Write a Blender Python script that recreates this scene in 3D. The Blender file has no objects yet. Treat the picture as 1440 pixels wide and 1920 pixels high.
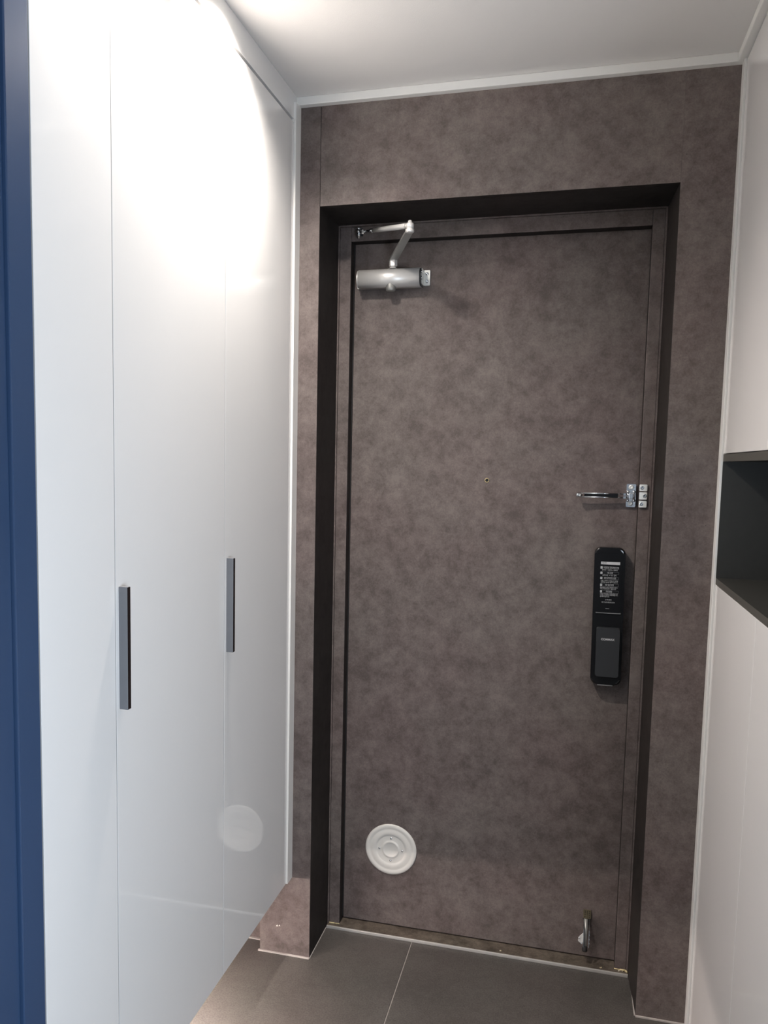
import bpy, bmesh, math, random
from mathutils import Vector, Matrix
random.seed(7)
C = bpy.context.scene.collection
S = bpy.context.scene
PI = math.pi

# ------------------------------------------------------------------ camera
R_ = Vector((0.96243143, 0.27108253, 0.01549223))
U_ = Vector((-0.04213655, 0.09274629, 0.99479779))
F_ = Vector((-0.26823546, 0.95807744, -0.10068443))
FPX, PX, PY = 1624.92, 614.01, 1030.91
cd = bpy.data.cameras.new('camera'); cam = bpy.data.objects.new('camera', cd); C.objects.link(cam)
cam.matrix_world = Matrix(((R_.x, U_.x, -F_.x, 0.7456), (R_.y, U_.y, -F_.y, -2.3166), (R_.z, U_.z, -F_.z, 1.4539), (0, 0, 0, 1)))
cd.sensor_fit = 'HORIZONTAL'; cd.sensor_width = 36; cd.lens = FPX/1440*36
cd.shift_x = (720-PX)/1440; cd.shift_y = (PY-960)/1440; cd.clip_start = 0.02
S.camera = cam

# ------------------------------------------------------------------ world, lights, exposure
w = bpy.data.worlds.new('world'); S.world = w; w.use_nodes = True
w.node_tree.nodes['Background'].inputs[0].default_value = (0.62, 0.78, 1.0, 1)
w.node_tree.nodes['Background'].inputs[1].default_value = 0.5
S.view_settings.view_transform = 'Standard'; S.view_settings.look = 'None'
S.view_settings.exposure = 0.0; S.view_settings.gamma = 1.0
S.view_settings.use_curve_mapping = False

def area(name, loc, target, size, size_y, power, col):
    l = bpy.data.lights.new(name, 'AREA'); l.shape = 'RECTANGLE'; l.size = size; l.size_y = size_y
    l.energy = power; l.color = col
    o = bpy.data.objects.new(name, l); C.objects.link(o); o.location = loc
    o.rotation_euler = (Vector(target)-Vector(loc)).to_track_quat('-Z', 'Y').to_euler()
    return o
# area light added right of the camera as side daylight; no window modelled
area('side_daylight_fill', (1.43, -2.55, 0.80), (0.0, -2.50, 0.7), 1.3, 1.3, 76, (0.76, 0.87, 1.0))
ZCEIL_ = 2.418
LAMPS = [(0.078, -0.540, ZCEIL_, 112, 'small round recessed downlight in the ceiling nearest the door wall'),
         (0.078, -1.020, ZCEIL_, 28, 'small round recessed downlight in the ceiling farther from the door wall')]
LED_E = 135.0

# ------------------------------------------------------------------ dimensions (metres)
XO0, XO1, ZO = 0.0605, 0.9674, 2.1385      # door opening
W_, ZT, ZCEIL = 1.094, 2.397, 2.418
XP = -0.0938                               # left end of the pilaster below the cabinet
ZB, ZC = 0.2416, 2.3437                    # hanging cabinet bottom / door top

# ------------------------------------------------------------------ materials
def new_mat(name):
    m = bpy.data.materials.new(name); m.use_nodes = True
    nt = m.node_tree; b = nt.nodes['Principled BSDF']
    return m, nt, b
def plain(name, col, rough=0.5, metal=0.0, spec=0.5, coat=0.0, bump=0.0, bscale=200, vary=0.04, vscale=6):
    """procedural: base colour with a faint noise variation and optional fine relief"""
    m, nt, b = new_mat(name)
    tc = nt.nodes.new('ShaderNodeTexCoord'); n = nt.nodes.new('ShaderNodeTexNoise')
    n.inputs['Scale'].default_value = vscale; n.inputs['Detail'].default_value = 3
    nt.links.new(tc.outputs['Object'], n.inputs['Vector'])
    r = nt.nodes.new('ShaderNodeValToRGB')
    r.color_ramp.elements[0].color = (*[c*(1-vary) for c in col], 1)
    r.color_ramp.elements[1].color = (*[min(1, c*(1+vary)) for c in col], 1)
    nt.links.new(n.outputs['Fac'], r.inputs['Fac']); nt.links.new(r.outputs['Color'], b.inputs['Base Color'])
    b.inputs['Roughness'].default_value = rough; b.inputs['Metallic'].default_value = metal
    b.inputs['Specular IOR Level'].default_value = spec; b.inputs['Coat Weight'].default_value = coat
    if bump:
        n2 = nt.nodes.new('ShaderNodeTexNoise'); n2.inputs['Scale'].default_value = bscale
        nt.links.new(tc.outputs['Object'], n2.inputs['Vector'])
        bp = nt.nodes.new('ShaderNodeBump'); bp.inputs['Strength'].default_value = bump; bp.inputs['Distance'].default_value = 0.002
        nt.links.new(n2.outputs['Fac'], bp.inputs['Height']); nt.links.new(bp.outputs['Normal'], b.inputs['Normal'])
    return m
def stone_film(name, dark, light, seed=0.0, rough=0.5, specks=True, cloud=22.0, grain=0.50, spec=0.2):
    """clouded concrete pattern with fine grain and sparse dark pores"""
    m, nt, b = new_mat(name); L = nt.links
    tc = nt.nodes.new('ShaderNodeTexCoord'); mp = nt.nodes.new('ShaderNodeMapping')
    mp.inputs['Location'].default_value = (seed, seed*0.7, seed*1.3)
    L.new(tc.outputs['Object'], mp.inputs['Vector'])
    def noise(sc, det, ro, dist=0.0):
        n = nt.nodes.new('ShaderNodeTexNoise'); n.inputs['Scale'].default_value = sc
        n.inputs['Detail'].default_value = det; n.inputs['Roughness'].default_value = ro
        n.inputs['Distortion'].default_value = dist
        L.new(mp.outputs['Vector'], n.inputs['Vector']); return n.outputs['Fac']
    def math_(op, a, bb):
        n = nt.nodes.new('ShaderNodeMath'); n.operation = op
        for i, v in enumerate((a, bb)):
            if isinstance(v, (int, float)): n.inputs[i].default_value = v
            else: L.new(v, n.inputs[i])
        return n.outputs[0]
    n1 = noise(cloud, 4, 0.55, 0.0); n2 = noise(cloud*0.3, 2, 0.5); n3 = noise(230, 3, 0.75); n4 = noise(55, 4, 0.75, 0.3)
    v = math_('ADD', math_('MULTIPLY', n1, 0.66), math_('MULTIPLY', n2, 0.34))
    v = math_('ADD', v, math_('MULTIPLY', math_('SUBTRACT', n4, 0.5), 0.62))
    v = math_('ADD', v, math_('MULTIPLY', math_('SUBTRACT', n3, 0.5), grain))
    r = nt.nodes.new('ShaderNodeValToRGB'); r.color_ramp.elements[0].position = 0.30; r.color_ramp.elements[1].position = 0.71
    r.color_ramp.elements[0].color = (*dark, 1); r.color_ramp.elements[1].color = (*light, 1)
    L.new(v, r.inputs['Fac']); col = r.outputs['Color']
    # faint warm / green hue drift of the print
    nh = noise(3.3, 3, 0.5); hr = nt.nodes.new('ShaderNodeValToRGB')
    hr.color_ramp.elements[0].position = 0.35; hr.color_ramp.elements[1].position = 0.65
    hr.color_ramp.elements[0].color = (1.0, 0.965, 0.955, 1); hr.color_ramp.elements[1].color = (0.95, 0.975, 0.95, 1)
    L.new(nh, hr.inputs['Fac']); mx = nt.nodes.new('ShaderNodeMix'); mx.data_type = 'RGBA'; mx.blend_type = 'MULTIPLY'
    mx.inputs['Factor'].default_value = 1; L.new(col, mx.inputs['A']); L.new(hr.outputs['Color'], mx.inputs['B']); col = mx.outputs['Result']
    if specks:
        vo = nt.nodes.new('ShaderNodeTexVoronoi'); vo.inputs['Scale'].default_value = 28
        L.new(mp.outputs['Vector'], vo.inputs['Vector'])
        s = math_('LESS_THAN', vo.outputs['Distance'], 0.032)
        m2 = nt.nodes.new('ShaderNodeMix'); m2.data_type = 'RGBA'; L.new(math_('MULTIPLY', s, 0.7), m2.inputs['Factor'])
        L.new(col, m2.inputs['A']); m2.inputs['B'].default_value = (dark[0]*0.25, dark[1]*0.25, dark[2]*0.25, 1); col = m2.outputs['Result']
    L.new(col, b.inputs['Base Color'])
    b.inputs['Roughness'].default_value = rough; b.inputs['Specular IOR Level'].default_value = spec
    bp = nt.nodes.new('ShaderNodeBump'); bp.inputs['Strength'].default_value = 0.12; bp.inputs['Distance'].default_value = 0.001
    L.new(n3, bp.inputs['Height']); L.new(bp.outputs['Normal'], b.inputs['Normal'])
    return m
FD, FL = (0.086, 0.0700, 0.0665), (0.168, 0.139, 0.133)
M_film = stone_film('dark_stone_film', FD, FL, 1.0)
M_film2 = stone_film('dark_stone_film_header', FD, FL, 4.2)
M_film3 = stone_film('dark_stone_film_right', FD, FL, 8.7)
M_door = stone_film('dark_stone_film_door', FD, FL, 13.1)
M_reveal = stone_film('smooth_dark_reveal', (0.020, 0.0165, 0.0155), (0.034, 0.029, 0.0275), 2.0, rough=0.6, specks=False, cloud=30, grain=0.3, spec=0.12)  # darker, smoother tone on reveals, soffit and frame returns
M_tile = stone_film('floor_tile_stone', (0.050, 0.0455, 0.0425), (0.092, 0.084, 0.079), 3.0, rough=0.42, specks=False, cloud=5, grain=1.7, spec=0.4)
M_white = plain('white_gloss_lacquer', (0.76, 0.755, 0.745), rough=0.03, spec=0.5, vary=0.01, vscale=2)
M_whiteR = plain('white_satin_lacquer', (0.80, 0.78, 0.765), rough=0.12, spec=0.5, vary=0.01, vscale=2)
M_trim = plain('white_trim_film', (0.80, 0.79, 0.76), rough=0.3, spec=0.5, vary=0.015)
M_seam = plain('door_edge_seam_shade', (0.42, 0.40, 0.39), rough=0.4, vary=0.02)  # door edges greyed so the seams show as shaded lines
M_carcass = plain('white_carcass_board', (0.7, 0.69, 0.67), rough=0.6, vary=0.02)
M_ceil = plain('ceiling_paper', (0.78, 0.76, 0.74), rough=0.8, spec=0.2, bump=0.15, bscale=400, vary=0.02, vscale=3)
M_room = plain('room_wallpaper', (0.42, 0.42, 0.42), rough=0.85, spec=0.2, bump=0.1, bscale=300, vary=0.02)
M_blue = plain('blue_lacquered_frame', (0.026, 0.055, 0.120), rough=0.35, spec=0.5, vary=0.12, vscale=3)
M_nich = plain('dark_grey_board', (0.030, 0.030, 0.027), rough=0.5, spec=0.4, vary=0.15, vscale=60)
M_edge = plain('dark_grey_edging', (0.072, 0.068, 0.060), rough=0.45, spec=0.4, vary=0.08, vscale=60)
M_grout = plain('pale_grout', (0.40, 0.365, 0.34), rough=0.8, vary=0.15, vscale=40)
M_alu = plain('brushed_silver_paint', (0.74, 0.73, 0.71), rough=0.38, metal=0.4, vary=0.04, vscale=30)
M_alud = plain('shaded_grey_metal', (0.30, 0.30, 0.285), rough=0.42, metal=0.5, vary=0.05, vscale=30)  # grey darkened to stand in for shade under the closer arm
M_chrome = plain('chrome', (0.72, 0.74, 0.76), rough=0.12, metal=1.0, vary=0.02)
M_zinc = plain('zinc_plated_steel', (0.80, 0.80, 0.77), rough=0.35, metal=0.35, vary=0.05, vscale=50)
M_steel = plain('stainless_nosing', (0.60, 0.58, 0.55), rough=0.32, metal=0.5, vary=0.08, vscale=25)
M_sill = stone_film('dusty_bronze_sill', (0.055, 0.045, 0.036), (0.17, 0.14, 0.115), 6.0, rough=0.45, specks=False, cloud=25, grain=0.5)
M_black = plain('black_gloss_plastic', (0.006, 0.006, 0.007), rough=0.12, spec=0.5, vary=0.1)
M_blackm = plain('black_satin_plastic', (0.022, 0.024, 0.027), rough=0.42, spec=0.5, vary=0.05)
M_rubber = plain('black_rubber', (0.012, 0.011, 0.011), rough=0.7, vary=0.1)
M_print = plain('pale_grey_print', (0.52, 0.53, 0.54), rough=0.5, vary=0.03)
M_printd = plain('dim_grey_print', (0.16, 0.165, 0.17), rough=0.5, vary=0.03)
M_cover = plain('white_enamel_cover', (0.66, 0.64, 0.60), rough=0.35, spec=0.5, vary=0.02, vscale=20)
M_brass = plain('brass', (0.75, 0.62, 0.36), rough=0.25, metal=0.9, vary=0.05)
M_hgrey = plain('anodised_grey_handle', (0.20, 0.205, 0.22), rough=0.45, metal=0.3, vary=0.04, vscale=40)
M_hdark = plain('dark_brown_handle_face', (0.012, 0.007, 0.007), rough=0.5, spec=0.2, vary=0.1)
M_gap = plain('gap_shade_dark', (0.12, 0.11, 0.105), rough=0.7, vary=0.05)  # dark colour adds shade to the gap where the lamp reaches in
M_bronze = plain('tarnished_bracket', (0.22, 0.19, 0.12), rough=0.4, metal=0.7, vary=0.25, vscale=250)
M_plaster = plain('exposed_plaster', (0.75, 0.70, 0.64), rough=0.9, vary=0.1, vscale=80)
M_yellow = plain('yellowed_sealant', (0.55, 0.46, 0.26), rough=0.6, vary=0.25, vscale=120)
def emit(name, col, s):
    m, nt, b = new_mat(name); b.inputs['Base Color'].default_value = (*col, 1)
    b.inputs['Emission Color'].default_value = (*col, 1); b.inputs['Emission Strength'].default_value = s
    return m
M_lamp = emit('lamp_diffuser', (1.0, 0.93, 0.84), 7)
M_led = emit('led_strip_light', (1.0, 0.86, 0.79), LED_E)

# ------------------------------------------------------------------ helpers
def box(bm, x0, x1, y0, y1, z0, z1, mi=0):
    r = bmesh.ops.create_cube(bm, size=1.0)
    for v in r['verts']:
        v.co = Vector(((x0+x1)/2+v.co.x*(x1-x0), (y0+y1)/2+v.co.y*(y1-y0), (z0+z1)/2+v.co.z*(z1-z0)))
    fs = {f for v in r['verts'] for f in v.link_faces}
    for f in fs: f.material_index = mi
    return r['verts']
def bevel_all(bm, off, seg=2):
    es = [e for e in bm.edges if len(e.link_faces) == 2 and e.calc_face_angle(0) > 0.5]
    bmesh.ops.bevel(bm, geom=es, offset=off, segments=seg, affect='EDGES', profile=0.5)
def tube(bm, p, q, r, r2=None, seg=20, caps=True, mi=0):
    p, q = Vector(p), Vector(q); d = q-p; r2 = r if r2 is None else r2
    M = Matrix.Translation((p+q)/2) @ d.to_track_quat('Z', 'Y').to_matrix().to_4x4()
    g = bmesh.ops.create_cone(bm, cap_ends=caps, segments=seg, radius1=r, radius2=r2, depth=d.length, matrix=M)
    fs = {f for v in g['verts'] for f in v.link_faces}
    for f in fs:
        f.material_index = mi
        if len(f.verts) == 4: f.smooth = True
    return g['verts']
def lathe(bm, c, axis, prof, seg=64):
    """prof = [(radius, height along axis)]"""
    c = Vector(c); M = Vector(axis).to_track_quat('Z', 'Y').to_matrix(); rings = []
    for r, h in prof:
        if r < 1e-6: rings.append([bm.verts.new(c+M@Vector((0, 0, h)))])
        else: rings.append([bm.verts.new(c+M@Vector((r*math.cos(2*PI*i/seg), r*math.sin(2*PI*i/seg), h))) for i in range(seg)])
    for a, b in zip(rings, rings[1:]):
        for i in range(seg):
            j = (i+1) % seg
            vs = [a[i % len(a)], a[j % len(a)], b[j % len(b)], b[i % len(b)]]
            u = []
            for v in vs:
                if v not in u: u.append(v)
            if len(u) > 2:
                f = bm.faces.new(u); f.smooth = True
def rrect(x0, x1, z0, z1, r, seg=6):
    pts = []
    for cx, cz, a0 in ((x1-r, z1-r, 0), (x0+r, z1-r, 90), (x0+r, z0+r, 180), (x1-r, z0+r, 270)):
        for k in range(seg+1):
            a = math.radians(a0+90*k/seg); pts.append((cx+r*math.cos(a), cz+r*math.sin(a)))
    return pts
def prism(bm, pts, y0, y1, mi=0, flip=None):
    """outline in x,z pushed along y"""
    a = [bm.verts.new((x, y0, z)) for x, z in pts]; b = [bm.verts.new((x, y1, z)) for x, z in pts]
    fs = [bm.faces.new(a), bm.faces.new(list(reversed(b)))]
    n = len(pts)
    for i in range(n): fs.append(bm.faces.new([a[i], b[i], b[(i+1) % n], a[(i+1) % n]]))
    for f in fs: f.material_index = mi
    return a+b
def prism_general(bm, pts, vec, mi=0):
    a = [bm.verts.new(p) for p in pts]; b = [bm.verts.new(Vector(p)+Vector(vec)) for p in pts]; n = len(pts)
    fs = [bm.faces.new(a), bm.faces.new(list(reversed(b)))]
    for i in range(n): fs.append(bm.faces.new([a[i], b[i], b[(i+1) % n], a[(i+1) % n]]))
    for f in fs: f.material_index = mi
def root_loc(p):
    while p is not None and p.parent is not None: p = p.parent
    return Vector(p.location) if p is not None else Vector((0, 0, 0))
def obj(name, bm, mats, parent=None, origin=None, label=None, smooth=False):
    """link the bmesh (built in world coordinates) as ONE mesh object"""
    bmesh.ops.recalc_face_normals(bm, faces=bm.faces)
    me = bpy.data.meshes.new(name)
    off = root_loc(parent) if parent is not None else Vector(origin or (0, 0, 0))
    bmesh.ops.translate(bm, verts=bm.verts, vec=-off)
    if smooth:
        for f in bm.faces: f.smooth = True
    bm.to_mesh(me); bm.free()
    for m in (mats if isinstance(mats, (list, tuple)) else [mats]): me.materials.append(m)
    o = bpy.data.objects.new(name, me); C.objects.link(o)
    if parent is not None: o.parent = parent
    else: o.location = off
    if label: o['label'] = label
    return o
def empty(name, loc):
    o = bpy.data.objects.new(name, None); C.objects.link(o); o.location = loc; o.empty_display_size = 0.05
    return o
def tag(o, label, cat=None, group=None, kind=None):
    o['label'] = label
    if cat: o['category'] = cat
    if group: o['group'] = group
    if kind: o['kind'] = kind
    return o
def B(): return bmesh.new()
def slab(name, b6, mat, parent=None, bev=0.0, label=None, seg=2):
    bm = B(); box(bm, *b6)
    if bev: bevel_all(bm, bev, seg)
    return obj(name, bm, mat, parent, label=label)
def text(name, body, x, z, y, h, mat, parent, width=None, align='LEFT', bold=0.0):
    """flat print lying on a face that looks towards -y; h = letter height"""
    cu = bpy.data.curves.new(name, 'FONT'); cu.body = body; cu.size = h; cu.align_x = align; cu.align_y = 'CENTER'
    cu.extrude = 0.00006; cu.offset = bold
    t = bpy.data.objects.new(name+'_tmp', cu); C.objects.link(t)
    dg = bpy.context.evaluated_depsgraph_get(); dg.update()
    me = bpy.data.meshes.new_from_object(t.evaluated_get(dg)); bpy.data.objects.remove(t)
    xs = [v.co.x for v in me.vertices]; k = 1.0
    if width and xs: k = width/(max(xs)-min(xs))
    off = root_loc(parent)
    for v in me.vertices:
        X, Z, T = v.co.x*k, v.co.y, v.co.z
        v.co = Vector((x+X, y-T, z+Z))-off
    me.materials.clear(); me.materials.append(mat)
    o = bpy.data.objects.new(name, me); C.objects.link(o); o.parent = parent
    return o

# ================================================================== SETTING
# floor: grout bed with tiles and pale sealant lines
bm = B(); box(bm, -0.45, 1.50, -5.2, 0.40, -0.10, -0.0025)
floor = obj('floor', bm, M_grout); tag(floor, 'dark grey stone tile floor with pale grout lines', kind='structure')
G = 0.0022
def tile(x0, x1, y0, y1):
    bm = B(); box(bm, x0+G/2*1.3, x1-G/2*1.3, y0+G/2*1.3, y1-G/2*1.3, -0.02, 0.0); bevel_all(bm, 0.0006, 1)
    return obj('tile', bm, M_tile, floor)
SX = 0.3335
for xa, xb in ((-0.45, SX), (SX, 1.1335), (1.1335, 1.5)):
    ys = [-0.62-0.8*k for k in range(6)] if True else []
    edges = [0.178]+ys
    for a, b in zip(edges[1:], edges):
        # keep tiles in front of the wall faces; the strip inside the recess is cut to the opening
        tile(xa, xb, a, b)
# sealant beads where walls meet tiles
bm = B()
box(bm, XP-0.004, XO0, -0.005, 0.001, -0.001, 0.0035)
box(bm, XO1, W_, -0.005, 0.001, -0.001, 0.0035)
box(bm, XO0, XO0+0.002, 0.0, 0.18, -0.001, 0.002)
box(bm, XO1-0.0035, XO1, 0.0, 0.18, -0.001, 0.0035)
box(bm, -0.42, XP, 0.050, 0.057, -0.001, 0.0035)
obj('sealant_line', bm, M_grout, floor, label='pale sealant line along the foot of the dark wall')

ceiling = slab('ceiling', (-0.45, 1.50, -5.2, 0.42, ZCEIL, ZCEIL+0.12), M_ceil)
tag(ceiling, 'pale grey papered ceiling over the entrance', kind='structure')
wl = slab('wall_left', (-0.52, -0.42, -5.2, 0.42, -0.10, ZCEIL+0.02), M_room)
tag(wl, 'pale wall behind the hanging white cabinet', kind='structure')
wr = slab('wall_right', (1.45, 1.55, -5.2, 0.42, -0.10, ZCEIL+0.02), M_room)
tag(wr, 'pale wall behind the right hand cabinet', kind='structure')
wf = slab('wall_front', (-0.45, 1.50, -5.15, -5.05, -0.10, ZCEIL+0.02), M_room)
tag(wf, 'pale wall of the hall behind the photographer', kind='structure')
# back wall: masonry behind, dark stone panels in front
bm = B()
box(bm, -0.45, XO0-0.012, 0.075, 0.40, -0.05, ZCEIL)
box(bm, W_+0.012, 1.5, 0.02, 0.40, -0.05, ZCEIL)
box(bm, XO1-0.02, W_+0.012, 0.2055, 0.40, ZO+0.02, ZCEIL)
box(bm, XO1, W_+0.012, 0.2055, 0.40, -0.05, ZO+0.02)
box(bm, XO0-0.012, XO1-0.02, 0.0205, 0.40, ZO+0.0125, ZCEIL)
wb = obj('wall_back', bm, M_room); tag(wb, 'wall around the entrance door covered in dark brown-grey stone film', kind='structure')
def panel(b6, mat, bev=0.0012):
    return slab('wall_panel', b6, mat, wb, bev)
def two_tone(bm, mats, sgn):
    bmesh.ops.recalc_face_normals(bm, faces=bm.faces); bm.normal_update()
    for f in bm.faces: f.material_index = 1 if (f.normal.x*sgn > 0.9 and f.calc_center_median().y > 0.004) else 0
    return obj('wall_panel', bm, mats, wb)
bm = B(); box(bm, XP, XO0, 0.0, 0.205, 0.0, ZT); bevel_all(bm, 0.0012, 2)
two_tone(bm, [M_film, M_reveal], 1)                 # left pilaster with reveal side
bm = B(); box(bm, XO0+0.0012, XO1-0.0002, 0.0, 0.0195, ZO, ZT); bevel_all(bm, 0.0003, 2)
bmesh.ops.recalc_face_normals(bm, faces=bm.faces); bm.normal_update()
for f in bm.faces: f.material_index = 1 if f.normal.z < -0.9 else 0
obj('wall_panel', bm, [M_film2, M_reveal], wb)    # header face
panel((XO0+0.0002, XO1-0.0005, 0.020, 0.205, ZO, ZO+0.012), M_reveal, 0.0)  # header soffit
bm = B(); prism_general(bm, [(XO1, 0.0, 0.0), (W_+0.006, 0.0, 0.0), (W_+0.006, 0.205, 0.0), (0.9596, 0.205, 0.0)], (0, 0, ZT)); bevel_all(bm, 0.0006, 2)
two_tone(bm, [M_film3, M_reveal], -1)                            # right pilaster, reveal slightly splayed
panel((-0.42, XP, 0.057, 0.075, 0.0, 0.30), M_film)           # set-back wall below the cabinet
bm = B()
for dx, dz, s in ((-0.004, 0, 1.0), (0.0035, 0.0015, 0.8)):
    prism(bm, [(-0.0365+dx-0.003*s, 0.0855+dz-0.002*s), (-0.0365+dx+0.003*s, 0.0855+dz-0.0018*s), (-0.0365+dx+0.0012*s, 0.0855+dz+0.0035*s)], -0.0006, 0.001)
obj('plaster_chip', bm, M_plaster, wb, label='two tiny white chips in the film near the foot of the left pilaster')

# cornices
t1 = slab('trim_1', (-0.012, W_, -0.020, 0.002, 2.3965, ZCEIL), M_trim, bev=0.002); tag(t1, 'white cornice strip above the door wall', kind='structure')
t2 = slab('trim_2', (1.077, 1.45, -1.30, -0.020, 2.3965, ZCEIL), M_trim, bev=0.002); tag(t2, 'white cornice strip above the right cabinet', kind='structure')

# blue frame of the interior door, standing at the left edge
jb = empty('door_2', (-0.2, -1.25, 0)); tag(jb, 'blue lacquered jamb of the interior door at the left edge', kind='structure')
slab('door_jamb', (-0.42, 0.0, -1.275, -1.221, 0.0, ZCEIL), M_blue, jb, 0.002)
slab('door_jamb', (-0.42, -0.006, -1.345, -1.275, 0.0, ZCEIL), M_blue, jb, 0.002)

# ------------------------------------------------------------------ entrance door
door = empty('door_1', (0.5, 0.22, 0)); tag(door, 'dark stone-film entrance door in its frame', kind='structure')
YF = 0.200
# frame: jambs and head (face, bead, stop)
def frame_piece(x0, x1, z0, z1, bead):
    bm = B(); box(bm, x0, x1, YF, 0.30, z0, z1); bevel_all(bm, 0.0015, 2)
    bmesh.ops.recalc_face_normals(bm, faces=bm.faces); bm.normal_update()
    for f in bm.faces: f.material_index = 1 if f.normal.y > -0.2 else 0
    bx0, bx1, bz0, bz1 = bead
    box(bm, bx0, bx1, YF-0.004, YF+0.02, bz0, bz1)
    return bm
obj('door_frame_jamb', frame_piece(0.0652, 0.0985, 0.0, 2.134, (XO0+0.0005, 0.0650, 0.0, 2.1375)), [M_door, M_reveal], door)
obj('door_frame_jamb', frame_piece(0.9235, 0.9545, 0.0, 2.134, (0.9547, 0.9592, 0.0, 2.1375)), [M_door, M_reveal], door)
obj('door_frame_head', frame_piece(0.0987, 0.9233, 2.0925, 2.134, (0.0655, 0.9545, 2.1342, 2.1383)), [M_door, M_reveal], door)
leaf = slab('door_leaf', (0.1012, 0.9290, 0.240, 0.285, 0.0105, 2.0985), M_door, door, 0.001)
# dark gasket seen in the gap
bm = B(); box(bm, 0.0986, 0.1010, 0.236, 0.29, 0.016, 2.10); box(bm, 0.1010, 0.929, 0.25, 0.29, 2.0987, 2.105)
obj('gasket', bm, M_rubber, door)
# sill
bm = B(); box(bm, XO0+0.002, 0.9592, 0.184, 0.30, -0.001, 0.0065)
obj('threshold', bm, M_sill, door, label='dusty bronze-brown metal threshold')
bm = B(); box(bm, XO0+0.002, 0.9592, 0.178, 0.1835, -0.001, 0.0080); bevel_all(bm, 0.0010, 2)
obj('threshold_nosing', bm, M_steel, door, label='bright stainless steel front edge of the threshold')
bm = B()
for i in range(16):
    x = random.choice([0.068, 0.075, 0.082, 0.090, 0.60, 0.885, 0.90, 0.935, 0.945, 0.951, 0.955, 0.955])+random.uniform(-0.003, 0.003)
    y = 0.198+random.uniform(-0.008, 0.006) if (x < 0.1 or x > 0.93) else random.uniform(0.19, 0.225)
    s = random.uniform(0.0012, 0.003)
    g = bmesh.ops.create_icosphere(bm, subdivisions=1, radius=s, matrix=Matrix.Translation((x, min(y, 0.197), 0.0075)) @ Matrix.Diagonal((1, 1, 0.6, 1)))
    for f in {f for v in g['verts'] for f in v.link_faces}: f.material_index = random.choice([0, 0, 1])
o = obj('sealant_crumbs', bm, [M_yellow, M_plaster], door); o['kind'] = 'stuff'
bm = B()
for a_, b_, r in (((0.922, 0.2, 0.0085), (0.938, 0.1985, 0.0085), 0.0016), ((0.938, 0.1985, 0.0085), (0.9535, 0.1965, 0.0100), 0.0024), ((0.9535, 0.1965, 0.0100), (0.9575, 0.188, 0.0085), 0.0026),
                  ((0.0665, 0.1965, 0.0090), (0.083, 0.198, 0.0085), 0.0022), ((0.083, 0.198, 0.0085), (0.099, 0.2, 0.0080), 0.0014)):
    tube(bm, a_, b_, r, seg=10)
obj('sealant_bead', bm, M_yellow, door, label='yellowed sealant at the foot of the door frame')
# peephole
bm = B(); PC = (0.5076, 0.2400, 1.4086)
lathe(bm, PC, (0, -1, 0), [(0.0068, 0), (0.0068, 0.0018), (0.0058, 0.0026), (0.0046, 0.0022), (0.0042, 0.0004)], 32)
ph = obj('peephole', bm, M_brass, door, label='tiny brass-rimmed peephole')
bm = B(); lathe(bm, PC, (0, -1, 0), [(0.0043, 0.0004), (0.0036, 0.0018), (0.002, 0.0026), (0, 0.0029)], 24)
obj('lens', bm, M_black, ph)

# ------------------------------------------------------------------ hanging cabinet on the left
cab = empty('hanging_cabinet', (-0.2, -0.6, ZB))
tag(cab, 'tall glossy white cabinet hanging clear of the floor at the left', 'cabinet')
slab('carcass', (-0.415, -0.0205, -1.219, -0.0005, ZB+0.001, ZC-0.012), M_carcass, cab)
slab('top_filler', (-0.415, -0.0010, -1.219, -0.0005, ZC+0.0090, ZCEIL-0.0005), M_white, cab)
slab('shadow_gap', (-0.415, -0.050, -1.219, -0.0005, ZC-0.012, ZC+0.0090), M_gap, cab)
def door_board(x0, x1, y0, y1, z0, z1, mat, parent, face):
    bm = B(); box(bm, x0, x1, y0, y1, z0, z1); bevel_all(bm, 0.0007, 2); bm.normal_update()
    for f in bm.faces: f.material_index = 0 if f.normal.x*face > 0.35 else 1
    return obj('door', bm, [mat, M_seam], parent)
def cab_door(y0, y1, handle):
    d = door_board(-0.020, 0.0, y0, y1, ZB, ZC, M_white, cab, 1)
    if handle:
        bm = B(); ya = y0+0.0095
        box(bm, 0.0, 0.0165, ya, ya+0.010, 1.0178, 1.2345); bevel_all(bm, 0.0007, 2)
        box(bm, 0.0165, 0.0172, ya+0.0006, ya+0.0100, 1.0186, 1.2337, 1)
        obj('handle', bm, [M_hgrey, M_hdark], d, label='slim grey bar handle with a dark face')
cab_door(-0.5100, -0.0465, True)
cab_door(-0.9968, -0.5124, True)
cab_door(-1.2185, -0.9992, False)
slab('side_filler', (-0.020, 0.0052, -0.0440, -0.0003, ZB, 2.3963), M_trim, cab, 0.0008)
bm = B(); box(bm, -0.215, -0.195, -1.18, -0.20, ZB-0.012, ZB+0.0005); bevel_all(bm, 0.002, 1)
led = obj('led_strip', bm, M_led, cab, label='warm white light strip under the cabinet')

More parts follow.
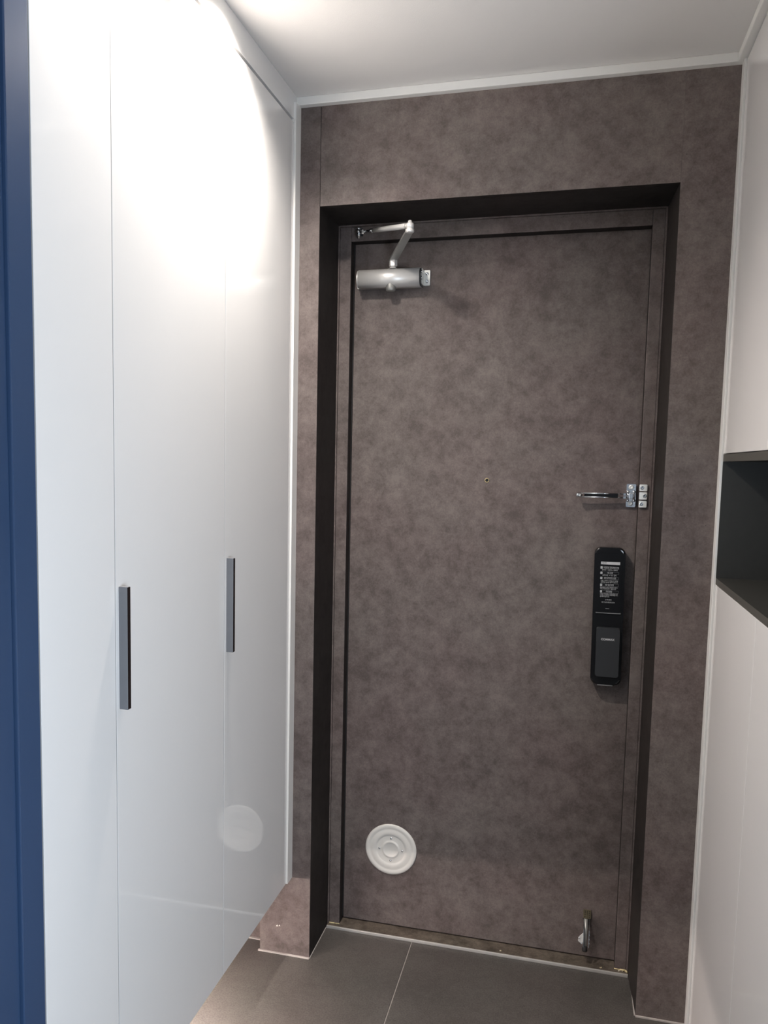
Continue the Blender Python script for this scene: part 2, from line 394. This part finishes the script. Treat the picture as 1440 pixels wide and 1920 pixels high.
# ------------------------------------------------------------------ right cabinet with open niche
rc = empty('niche_cabinet', (1.27, -0.9, 0))
tag(rc, 'white cabinet wall at the right with a dark open shelf niche', 'cabinet')
NZ0, NZ1 = 1.1715, 1.4875
YE = -1.30
slab('carcass', (1.115, 1.449, YE, -0.0005, 0.002, NZ0-0.001), M_carcass, rc)
slab('carcass', (1.115, 1.449, YE, -0.0005, NZ1+0.001, 2.3965), M_carcass, rc)
slab('side_filler', (1.0888, 1.1148, -0.0345, -0.0003, 0.0, 2.3963), M_trim, rc, 0.0008)
def rdoor(y0, y1, z0, z1): return door_board(W_, W_+0.020, y0, y1, z0, z1, M_whiteR, rc, -1)
yy = [-0.0365, -0.5280, -1.0200, YE]
for a, b in zip(yy[1:], yy):
    rdoor(a+0.001, b-0.001, 0.006, NZ0-0.0015)
    rdoor(a+0.001, b-0.001, NZ1+0.0015, 2.3945)
bm = B(); box(bm, 1.42, 1.432, YE, -0.0365, NZ0, NZ1); obj('niche_back', bm, M_nich, rc)
def nslab(name, b6):
    bm = B(); box(bm, *b6)
    for f in bm.faces:
        if f.normal.x < -0.5: f.material_index = 1
    bmesh.ops.recalc_face_normals(bm, faces=bm.faces)
    for f in bm.faces: f.material_index = 1 if f.calc_center_median().x < W_+0.001 else 0
    return obj(name, bm, [M_nich, M_edge], rc)
nslab('niche_shelf', (W_, 1.42, YE, -0.0365, NZ0, NZ0+0.0155))
nslab('niche_top', (W_, 1.42, YE, -0.0365, NZ1-0.0175, NZ1))
nslab('niche_side', (W_, 1.42, -0.0370, -0.0345, NZ0+0.0155, NZ1-0.0175))

# ------------------------------------------------------------------ ceiling downlights
def downlight(lx, ly, lz, power, label):
    dl = empty('downlight', (lx, ly, lz)); tag(dl, label, 'ceiling light')
    bm = B(); lathe(bm, (lx, ly, lz), (0, 0, -1), [(0.030, -0.004), (0.031, 0.003), (0.037, 0.004), (0.042, 0.0015), (0.042, 0)], 48)
    obj('trim_ring', bm, M_trim, dl)
    bm = B(); lathe(bm, (lx, ly, lz), (0, 0, -1), [(0, 0.0005), (0.0305, 0.0005)], 48)
    obj('diffuser', bm, M_lamp, dl)
    sl = bpy.data.lights.new('downlight_beam', 'SPOT'); sl.spot_size = math.radians(145); sl.spot_blend = 1.0
    sl.shadow_soft_size = 0.028; sl.energy = power; sl.color = (1.0, 0.915, 0.84)
    so = bpy.data.objects.new('downlight_beam', sl); C.objects.link(so); so.parent = dl; so.location = (0, 0, -0.010)
for args in LAMPS: downlight(*args)

# ================================================================== THINGS ON THE DOOR
# ---- door closer
cl = empty('door_closer', (0.2127, 0.24, 1.988)); tag(cl, 'silver hydraulic door closer with folding arm at the top left of the door', 'door closer')
bm = B()
prof = []
for k in range(21):                              # front half round, back flat
    a = math.radians(90+180*k/20); prof.append((0.2035+0.0250*math.cos(a), 1.9850+0.0260*math.sin(a)))
prof += [(0.233, 1.9600), (0.233, 2.0100)]
prism_general(bm, [(0.1235, y, z) for y, z in prof], (0.180, 0, 0))
for f in bm.faces:
    if len(f.verts) == 4 and abs(f.normal.x) < 0.5: f.smooth = True
body = obj('body', bm, M_alu, cl)
bm = B()
prism_general(bm, [(0.1205, 0.2035+(y-0.2035)*0.94, 1.9850+(z-1.9850)*0.94) for y, z in prof], (0.0032, 0, 0))
obj('end_cap', bm, M_alu, cl)
bm = B()
prism_general(bm, [(0.3033, 0.2035+(y-0.2035)*0.96, 1.9850+(z-1.9850)*0.96) for y, z in prof], (0.004, 0, 0))
obj('end_cap', bm, M_blackm, cl)
bm = B()
for y, z, r in ((0.196, 1.998, 0.0045), (0.214, 1.998, 0.0045), (0.196, 1.981, 0.005), (0.214, 1.981, 0.004)):
    tube(bm, (0.307, y, z), (0.3095, y, z), r, seg=16)
obj('adjusting_screws', bm, M_chrome, cl)
bm = B()
prism(bm, rrect(0.3085, 0.3265, 1.966, 2.0095, 0.003), 0.2330, 0.2395)
bevel_all(bm, 0.0006, 1)
box(bm, 0.3060, 0.3088, 0.200, 0.2385, 1.966, 2.0085)
br = obj('mounting_bracket', bm, M_zinc, cl)
for z in (1.9775, 1.9985):
    bm = B(); lathe(bm, (0.3178, 0.2330, z), (0, -1, 0), [(0.0050, 0), (0.0048, 0.0012), (0.0030, 0.0022), (0.0022, 0.0010), (0, 0.0008)], 20)
    obj('screw', bm, M_chrome, br)
bm = B()
prism(bm, rrect(0.1110, 0.1260, 1.9640, 1.9975, 0.003), 0.2335, 0.2395)
box(bm, 0.1165, 0.1200, 0.205, 0.2380, 1.9650, 1.9930)
obj('mounting_bracket', bm, M_zinc, cl)
bm = B(); lathe(bm, (0.2185, 0.1990, 1.9665), (0, 0, -1), [(0.0135, -0.003), (0.0142, 0.010), (0.0140, 0.0165), (0.0115, 0.0195), (0, 0.0205)], 32)
obj('spindle_cap', bm, M_alud, cl)
bm = B(); lathe(bm, (0.2225, 0.2035, 2.0095), (0, 0, 1), [(0.017, 0), (0.0135, 0.0015), (0.008, 0.006), (0.007, 0.011)], 24)
obj('spindle', bm, M_alu, cl)
# main arm: hub block, flat bar, knuckle
PB = Vector((0.2235, 0.2035, 2.0300)); PE = Vector((0.3112, -0.018, 2.0560))
bm = B(); lathe(bm, (PB.x, PB.y, 2.0175), (0, 0, 1), [(0, 0), (0.0110, 0), (0.0118, 0.001), (0.0118, 0.0175), (0.0105, 0.019), (0, 0.019)], 6)
for f in bm.faces: f.smooth = False
obj('hub', bm, M_alu, cl)
d = (PE-PB); d.normalize(); side = Vector((d.y, -d.x, 0)).normalized(); upv = side.cross(d).normalized()
if upv.z < 0: upv = -upv
bm = B()
A0, A1 = PB+upv*0.004-d*0.010, PE-upv*0.002+d*0.006
o4 = []
for t, wv in ((0.0, 0.0108), (0.12, 0.0112), (0.5, 0.0105), (0.88, 0.0100), (1.0, 0.0085)):
    o4.append((A0.lerp(A1, t), wv))
pts = [p+side*wv for p, wv in o4]+[p-side*wv for p, wv in reversed(o4)]
prism_general(bm, pts, upv*0.006); bevel_all(bm, 0.0012, 2)
obj('main_arm', bm, M_alud, cl)
bm = B()
lathe(bm, (PE.x, PE.y, PE.z-0.004), (0, 0, 1), [(0, 0), (0.0100, 0), (0.0112, 0.001), (0.0112, 0.0085), (0.0090, 0.0092), (0.0088, 0.011), (0.0104, 0.0118), (0.0104, 0.0225), (0.0086, 0.0240), (0.0052, 0.0245), (0.0052, 0.0295), (0.0036, 0.031), (0, 0.031)], 28)
obj('elbow_joint', bm, M_alu, cl)
PS = Vector((0.1262, 0.183, 2.1135)); PR = PE+Vector((0, 0, 0.0140)); dr = (PS-PR).normalized(); Lr = (PS-PR).length
bm = B(); tube(bm, PR+dr*0.006, PR+dr*0.022, 0.0062, 0.0066); 
lathe(bm, PR+dr*0.020, dr, [(0, 0), (0.0060, 0), (0.0074, 0.002), (0.0068, Lr*0.40), (0.0062, Lr*0.62), (0, Lr*0.62)], 24)
obj('forearm_rod', bm, M_alu, cl)
bm = B(); tube(bm, PR+dr*(Lr*0.62), PR+dr*(Lr-0.006), 0.0036)
lathe(bm, PR+dr*(Lr*0.72), dr, [(0, 0), (0.0062, 0), (0.0062, 0.008), (0, 0.008)], 6)
tube(bm, PR+dr*(Lr-0.020), PR+dr*(Lr-0.004), 0.0055, 0.0050, 16)
obj('threaded_end', bm, M_chrome, cl)
bm = B()
lathe(bm, (PS.x-0.0022, PS.y, PS.z-0.0175), (0, 0, 1), [(0, 0), (0.0035, 0), (0.0035, 0.006), (0.0058, 0.0065), (0.0062, 0.012), (0.0052, 0.013), (0.0068, 0.0135), (0.0068, 0.024), (0.0055, 0.026), (0.009, 0.0262), (0.009, 0.0285), (0, 0.0285)], 20)
obj('shoe_bolt', bm, M_chrome, cl)
bm = B()
box(bm, PS.x-0.012, PS.x+0.008, 0.176, 0.2005, 2.1225, 2.1245); box(bm, PS.x-0.012, PS.x+0.008, 0.1975, 0.1998, 2.106, 2.1245)
obj('frame_bracket', bm, M_blackm, cl)

# ---- digital lock
lk = empty('door_lock', (0.8575, 0.24, 0.84)); tag(lk, 'black electronic door lock with printed instructions and a sliding battery cover', 'door lock')
def lock_outline(x0, x1, z0, z1, r, lean=0.0042):
    return [(x+lean*(1-(z-0.84)/0.388), z) for x, z in rrect(x0, x1, z0, z1, r, 8)]
def zpx(py): return 1.228-(py-1028)*0.001516
bm = B(); prism(bm, lock_outline(0.8150, 0.8975, 0.8385, 1.2290, 0.018), 0.2120, 0.2395)
es = [e for e in bm.edges if all(abs(v.co.y-0.2120) < 1e-5 for v in e.verts)]
bmesh.ops.bevel(bm, geom=es, offset=0.007, segments=4, affect='EDGES', profile=0.6)
obj('housing', bm, M_black, lk, smooth=False)
bm = B(); prism(bm, lock_outline(0.8245, 0.8885, zpx(1148.6), 1.2130, 0.006), 0.2095, 0.2125); bevel_all(bm, 0.0006, 1)
pn = obj('instruction_panel', bm, M_black, lk)
bm = B(); prism(bm, lock_outline(0.8230, 0.8900, zpx(1149.8), zpx(1148.2), 0.0008), 0.2090, 0.2125)
obj('seam_line', bm, M_printd, lk)
# printed instructions (Korean user guide, five numbered rows)
YT = 0.2094
def lx_(px, py): return 0.8335+(px-1127)*0.00143+(py-1055)*0.000035
bm = B()
def rect(bm, xa, xb, pa, pb, mi=0):
    box(bm, lx_(xa, pa), lx_(xb, pa), YT-0.00012, YT+0.0003, zpx(pb), zpx(pa), mi)
rect(bm, 1127, 1162.5, 1053.6, 1058.6)
rows = [1064.6, 1074.4, 1084.0, 1096.8, 1109.0]
for k, r in enumerate(rows): rect(bm, 1126.2, 1130.0, r-2.1, r+2.1)
obj('print_block', bm, M_print, pn)
bm = B()
for k, r in enumerate(rows):
    for a, b_ in ((r-2.1, r-1.8), (r+1.8, r+2.1)): rect(bm, 1130.2, 1160.5, a, b_)
    rect(bm, 1160.2, 1160.5, r-2.1, r+2.1)
obj('print_outline', bm, M_printd, pn)
def ptext(s, px, py, h, mat=M_print, wpx=None, al='LEFT'):
    text('print_text', s, lx_(px, py), zpx(py), YT-0.00022, h*0.00150, mat, pn, width=(wpx*0.00143 if wpx else None), align=al)
ptext('사용설명', 1129, 1056.0, 3.6, M_black, 8)
heads = ['비밀번호 등록/변경 방법', '카드 등록', '외부 강제 잠금 설정', '이중 잠금 방법', '리셋 방법']
hx = [(1131.8, 28), (1139, 10), (1133, 22), (1135, 16), (1137, 11)]
for k, r in enumerate(rows):
    ptext(str(k+1), 1127.0, r, 3.6, M_black)
    ptext(heads[k], hx[k][0], r, 4.2, M_print, hx[k][1])
subs = [(1129, 1069.0, 29, '등록버튼 → 비밀번호 → 등록버튼'), (1130, 1078.8, 26, '등록버튼 → 카드 접촉'),
        (1127, 1089.0, 32, '외출시 외부에서 번호를 눌러 잠금을'), (1127, 1091.9, 32, '설정하면 내부에서 열리지 않습니다.'),
        (1126, 1101.4, 33, '잠금버튼을 누르면 외부에서 번호나'), (1126, 1104.0, 30, '카드로 문을 열 수 없습니다.'),
        (1126, 1113.2, 33, '건전지 커버를 열고 등록버튼을 길게'), (1126, 1115.8, 33, '누르면 초기화되며 비밀번호를 다시'), (1126, 1118.4, 18, '등록하십시오.')]
for x, y, wd, s in subs: ptext(s, x, y, 2.7, M_print, wd)
ptext('고객센터', 1135.5, 1124.3, 3.0, M_print, 12)
ptext('사용 전 설명서를 읽으십시오', 1129, 1129.0, 2.8, M_print, 25)
bm = B(); rect(bm, 1137, 1144, 1140.0, 1141.1); obj('print_mark', bm, M_printd, pn)
# cover
bm = B(); prism(bm, lock_outline(0.8270, 0.8895, zpx(1268), zpx(1175.5), 0.005), 0.2000, 0.2118)
es = [e for e in bm.edges if all(abs(v.co.y-0.2000) < 1e-5 for v in e.verts)]
bmesh.ops.bevel(bm, geom=es, offset=0.003, segments=4, affect='EDGES', profile=0.6)
cv = obj('battery_cover', bm, M_blackm, lk, label='satin black cover with the maker name')
text('maker_name', 'COMMAX', 0.8425, zpx(1197.5), 0.19995, 0.0078, M_print, cv, width=0.0365, bold=0.00028)
bm = B(); box(bm, 0.8385, 0.8800, 0.2150, 0.2300, 0.8355, 0.8400); bevel_all(bm, 0.0008, 1)
obj('bottom_strip', bm, M_alu, lk, label='silver strip at the bottom edge')

# ---- swing bar latch
sw = empty('swing_latch', (0.905, 0.24, 1.374)); tag(sw, 'chrome swing bar latch on the door, its bar pointing left', 'door latch')
ZL = 1.3733
bm = B(); prism(bm, rrect(0.8925, 0.9175, 1.3425, 1.4065, 0.003), 0.2340, 0.2400); bevel_all(bm, 0.0007, 1)
pl = obj('base_plate', bm, M_chrome, sw)
for z in (1.3525, 1.3975):
    bm = B(); lathe(bm, (0.9045, 0.2340, z), (0, -1, 0), [(0.0068, 0), (0.0062, 0.0018), (0.0035, 0.0030), (0.0020, 0.0016), (0, 0.0014)], 24)
    obj('screw', bm, M_zinc, pl)
bm = B()
for x in (0.8965, 0.9125):
    for z in (ZL-0.0125, ZL+0.0115): g = bmesh.ops.create_uvsphere(bm, u_segments=16, v_segments=10, radius=0.0042, matrix=Matrix.Translation((x, 0.2270, z)))
    tube(bm, (x, 0.2270, ZL-0.0125), (x, 0.2270, ZL+0.0115), 0.0028)
for f in bm.faces: f.smooth = True
obj('hinge_pin', bm, M_chrome, sw)
bm = B(); box(bm, 0.8985, 0.9105, 0.2190, 0.2340, ZL-0.0085, ZL+0.0080); bevel_all(bm, 0.0015, 2)
obj('hinge_block', bm, M_chrome, sw)
bm = B()
ya = 0.2190
for z in (ZL-0.0050, ZL+0.0055): tube(bm, (0.768, ya-0.004, z), (0.894, ya, z), 0.0019)
box(bm, 0.884, 0.8905, ya-0.0035, ya+0.0035, ZL-0.0075, ZL-0.0010); box(bm, 0.884, 0.8905, ya-0.0035, ya+0.0035, ZL+0.0010, ZL+0.0075)
obj('swing_bar', bm, M_chrome, sw)
bm = B(); box(bm, 0.7800, 0.8700, ya-0.0030, ya-0.0012, ZL-0.0048, ZL+0.0052)
obj('bar_insert', bm, M_black, sw)
bm = B()
lathe(bm, (0.7690, ya-0.004, ZL+0.0002), (-1, 0, 0), [(0, -0.006), (0.0050, -0.006), (0.0058, -0.002), (0.0068, 0.002), (0.0072, 0.006), (0.0060, 0.0095), (0.0035, 0.0115), (0, 0.012)], 24)
obj('bar_tip', bm, M_chrome, sw)
# catch plate on the frame
cp = empty('latch_catch', (0.934, 0.2, 1.374)); tag(cp, 'small three-piece white metal catch on the frame right of the swing latch', 'latch catch')
for z0, z1, sx in ((1.3885, 1.4065, 0.9300), (1.3655, 1.3855, 0.9378), (1.3440, 1.3620, 0.9300)):
    bm = B(); prism(bm, rrect(0.9238, 0.9438, z0, z1, 0.0022), 0.1945, 0.1998); bevel_all(bm, 0.0006, 1)
    q = obj('catch_plate', bm, M_zinc, cp)
    bm = B(); lathe(bm, (sx, 0.1945, (z0+z1)/2), (0, -1, 0), [(0.0052, 0), (0.0048, 0.0008), (0.0034, 0.0010), (0.0020, 0.0004), (0, 0.0003)], 24)
    obj('screw', bm, M_chrome, q)

# ---- round cover plate
vc = empty('vent_cover', (0.2505, 0.24, 0.2565)); tag(vc, 'round white ringed cover plate low on the door', 'cover plate')
bm = B()
lathe(bm, (0.2505, 0.2398, 0.2565), (0, -1, 0),
      [(0.0805, 0), (0.0808, 0.002), (0.0790, 0.0042), (0.0745, 0.0052), (0.0695, 0.0050), (0.0665, 0.0040), (0.0640, 0.0039), (0.0600, 0.0050), (0.0540, 0.0055), (0.0480, 0.0052), (0.0455, 0.0038), (0.0430, 0.0034), (0.0300, 0.0034), (0.0280, 0.0038), (0.0262, 0.0052), (0.0235, 0.0056), (0.0215, 0.0052), (0.0200, 0.0044), (0, 0.0044)], 96)
obj('dish', bm, M_cover, vc)
for dx, dz in ((0.036, 0), (-0.036, 0), (0, 0.036), (0, -0.036)):
    bm = B(); lathe(bm, (0.2505+dx, 0.2366, 0.2565+dz), (0, -1, 0), [(0.0036, 0), (0.0033, 0.0014), (0.0018, 0.0022), (0, 0.0024)], 16)
    obj('screw', bm, M_chrome, vc)

# ---- kick-down door stop
ds = empty('door_stop', (0.842, 0.24, 0.10)); tag(ds, 'small metal kick-down door stop near the bottom right of the door', 'door stop')
bm = B(); prism(bm, rrect(0.8315, 0.8530, 0.1275, 0.1540, 0.002), 0.2365, 0.2398)
plt = obj('mounting_plate', bm, M_bronze, ds)
bm = B()
for x in (0.8365, 0.8425, 0.8485):
    for z in (0.133, 0.139, 0.145, 0.150): tube(bm, (x, 0.2362, z), (x, 0.2368, z), 0.0014, seg=10)
obj('plate_holes', bm, M_rubber, plt)
bm = B()   # U channel leg leaning slightly off the door
for xa in (0.8330, 0.8480):
    prism_general(bm, [(xa, 0.236, 0.128), (xa, 0.206, 0.108), (xa, 0.196, 0.060), (xa, 0.206, 0.056), (xa, 0.222, 0.098), (xa, 0.238, 0.110)], (0.0018, 0, 0))
obj('channel', bm, M_chrome, ds)
bm = B(); tube(bm, (0.8395, 0.230, 0.130), (0.8385, 0.203, 0.054), 0.0058, 0.0050, 20)
obj('leg', bm, M_alud, ds)
bm = B(); lathe(bm, (0.8385, 0.203, 0.056), (0.0, -0.3, -1), [(0.0062, -0.004), (0.0075, 0), (0.0080, 0.008), (0.0060, 0.0115), (0, 0.012)], 20)
obj('rubber_foot', bm, M_rubber, ds)
bm = B()
prism_general(bm, [(0.8325, 0.212, 0.094), (0.8200, 0.212, 0.079), (0.8195, 0.212, 0.068), (0.8260, 0.212, 0.063), (0.8340, 0.212, 0.060)], (0, 0.003, 0))
obj('foot_lever', bm, M_zinc, ds)
bm = B()
for x, z in ((0.8345, 0.097), (0.8505, 0.093), (0.8505, 0.080), (0.8505, 0.067), (0.8290, 0.064), (0.8225, 0.080)):
    bmesh.ops.create_uvsphere(bm, u_segments=12, v_segments=8, radius=0.0032, matrix=Matrix.Translation((x, 0.2085, z)))
for f in bm.faces: f.smooth = True
obj('rivets', bm, M_chrome, ds)
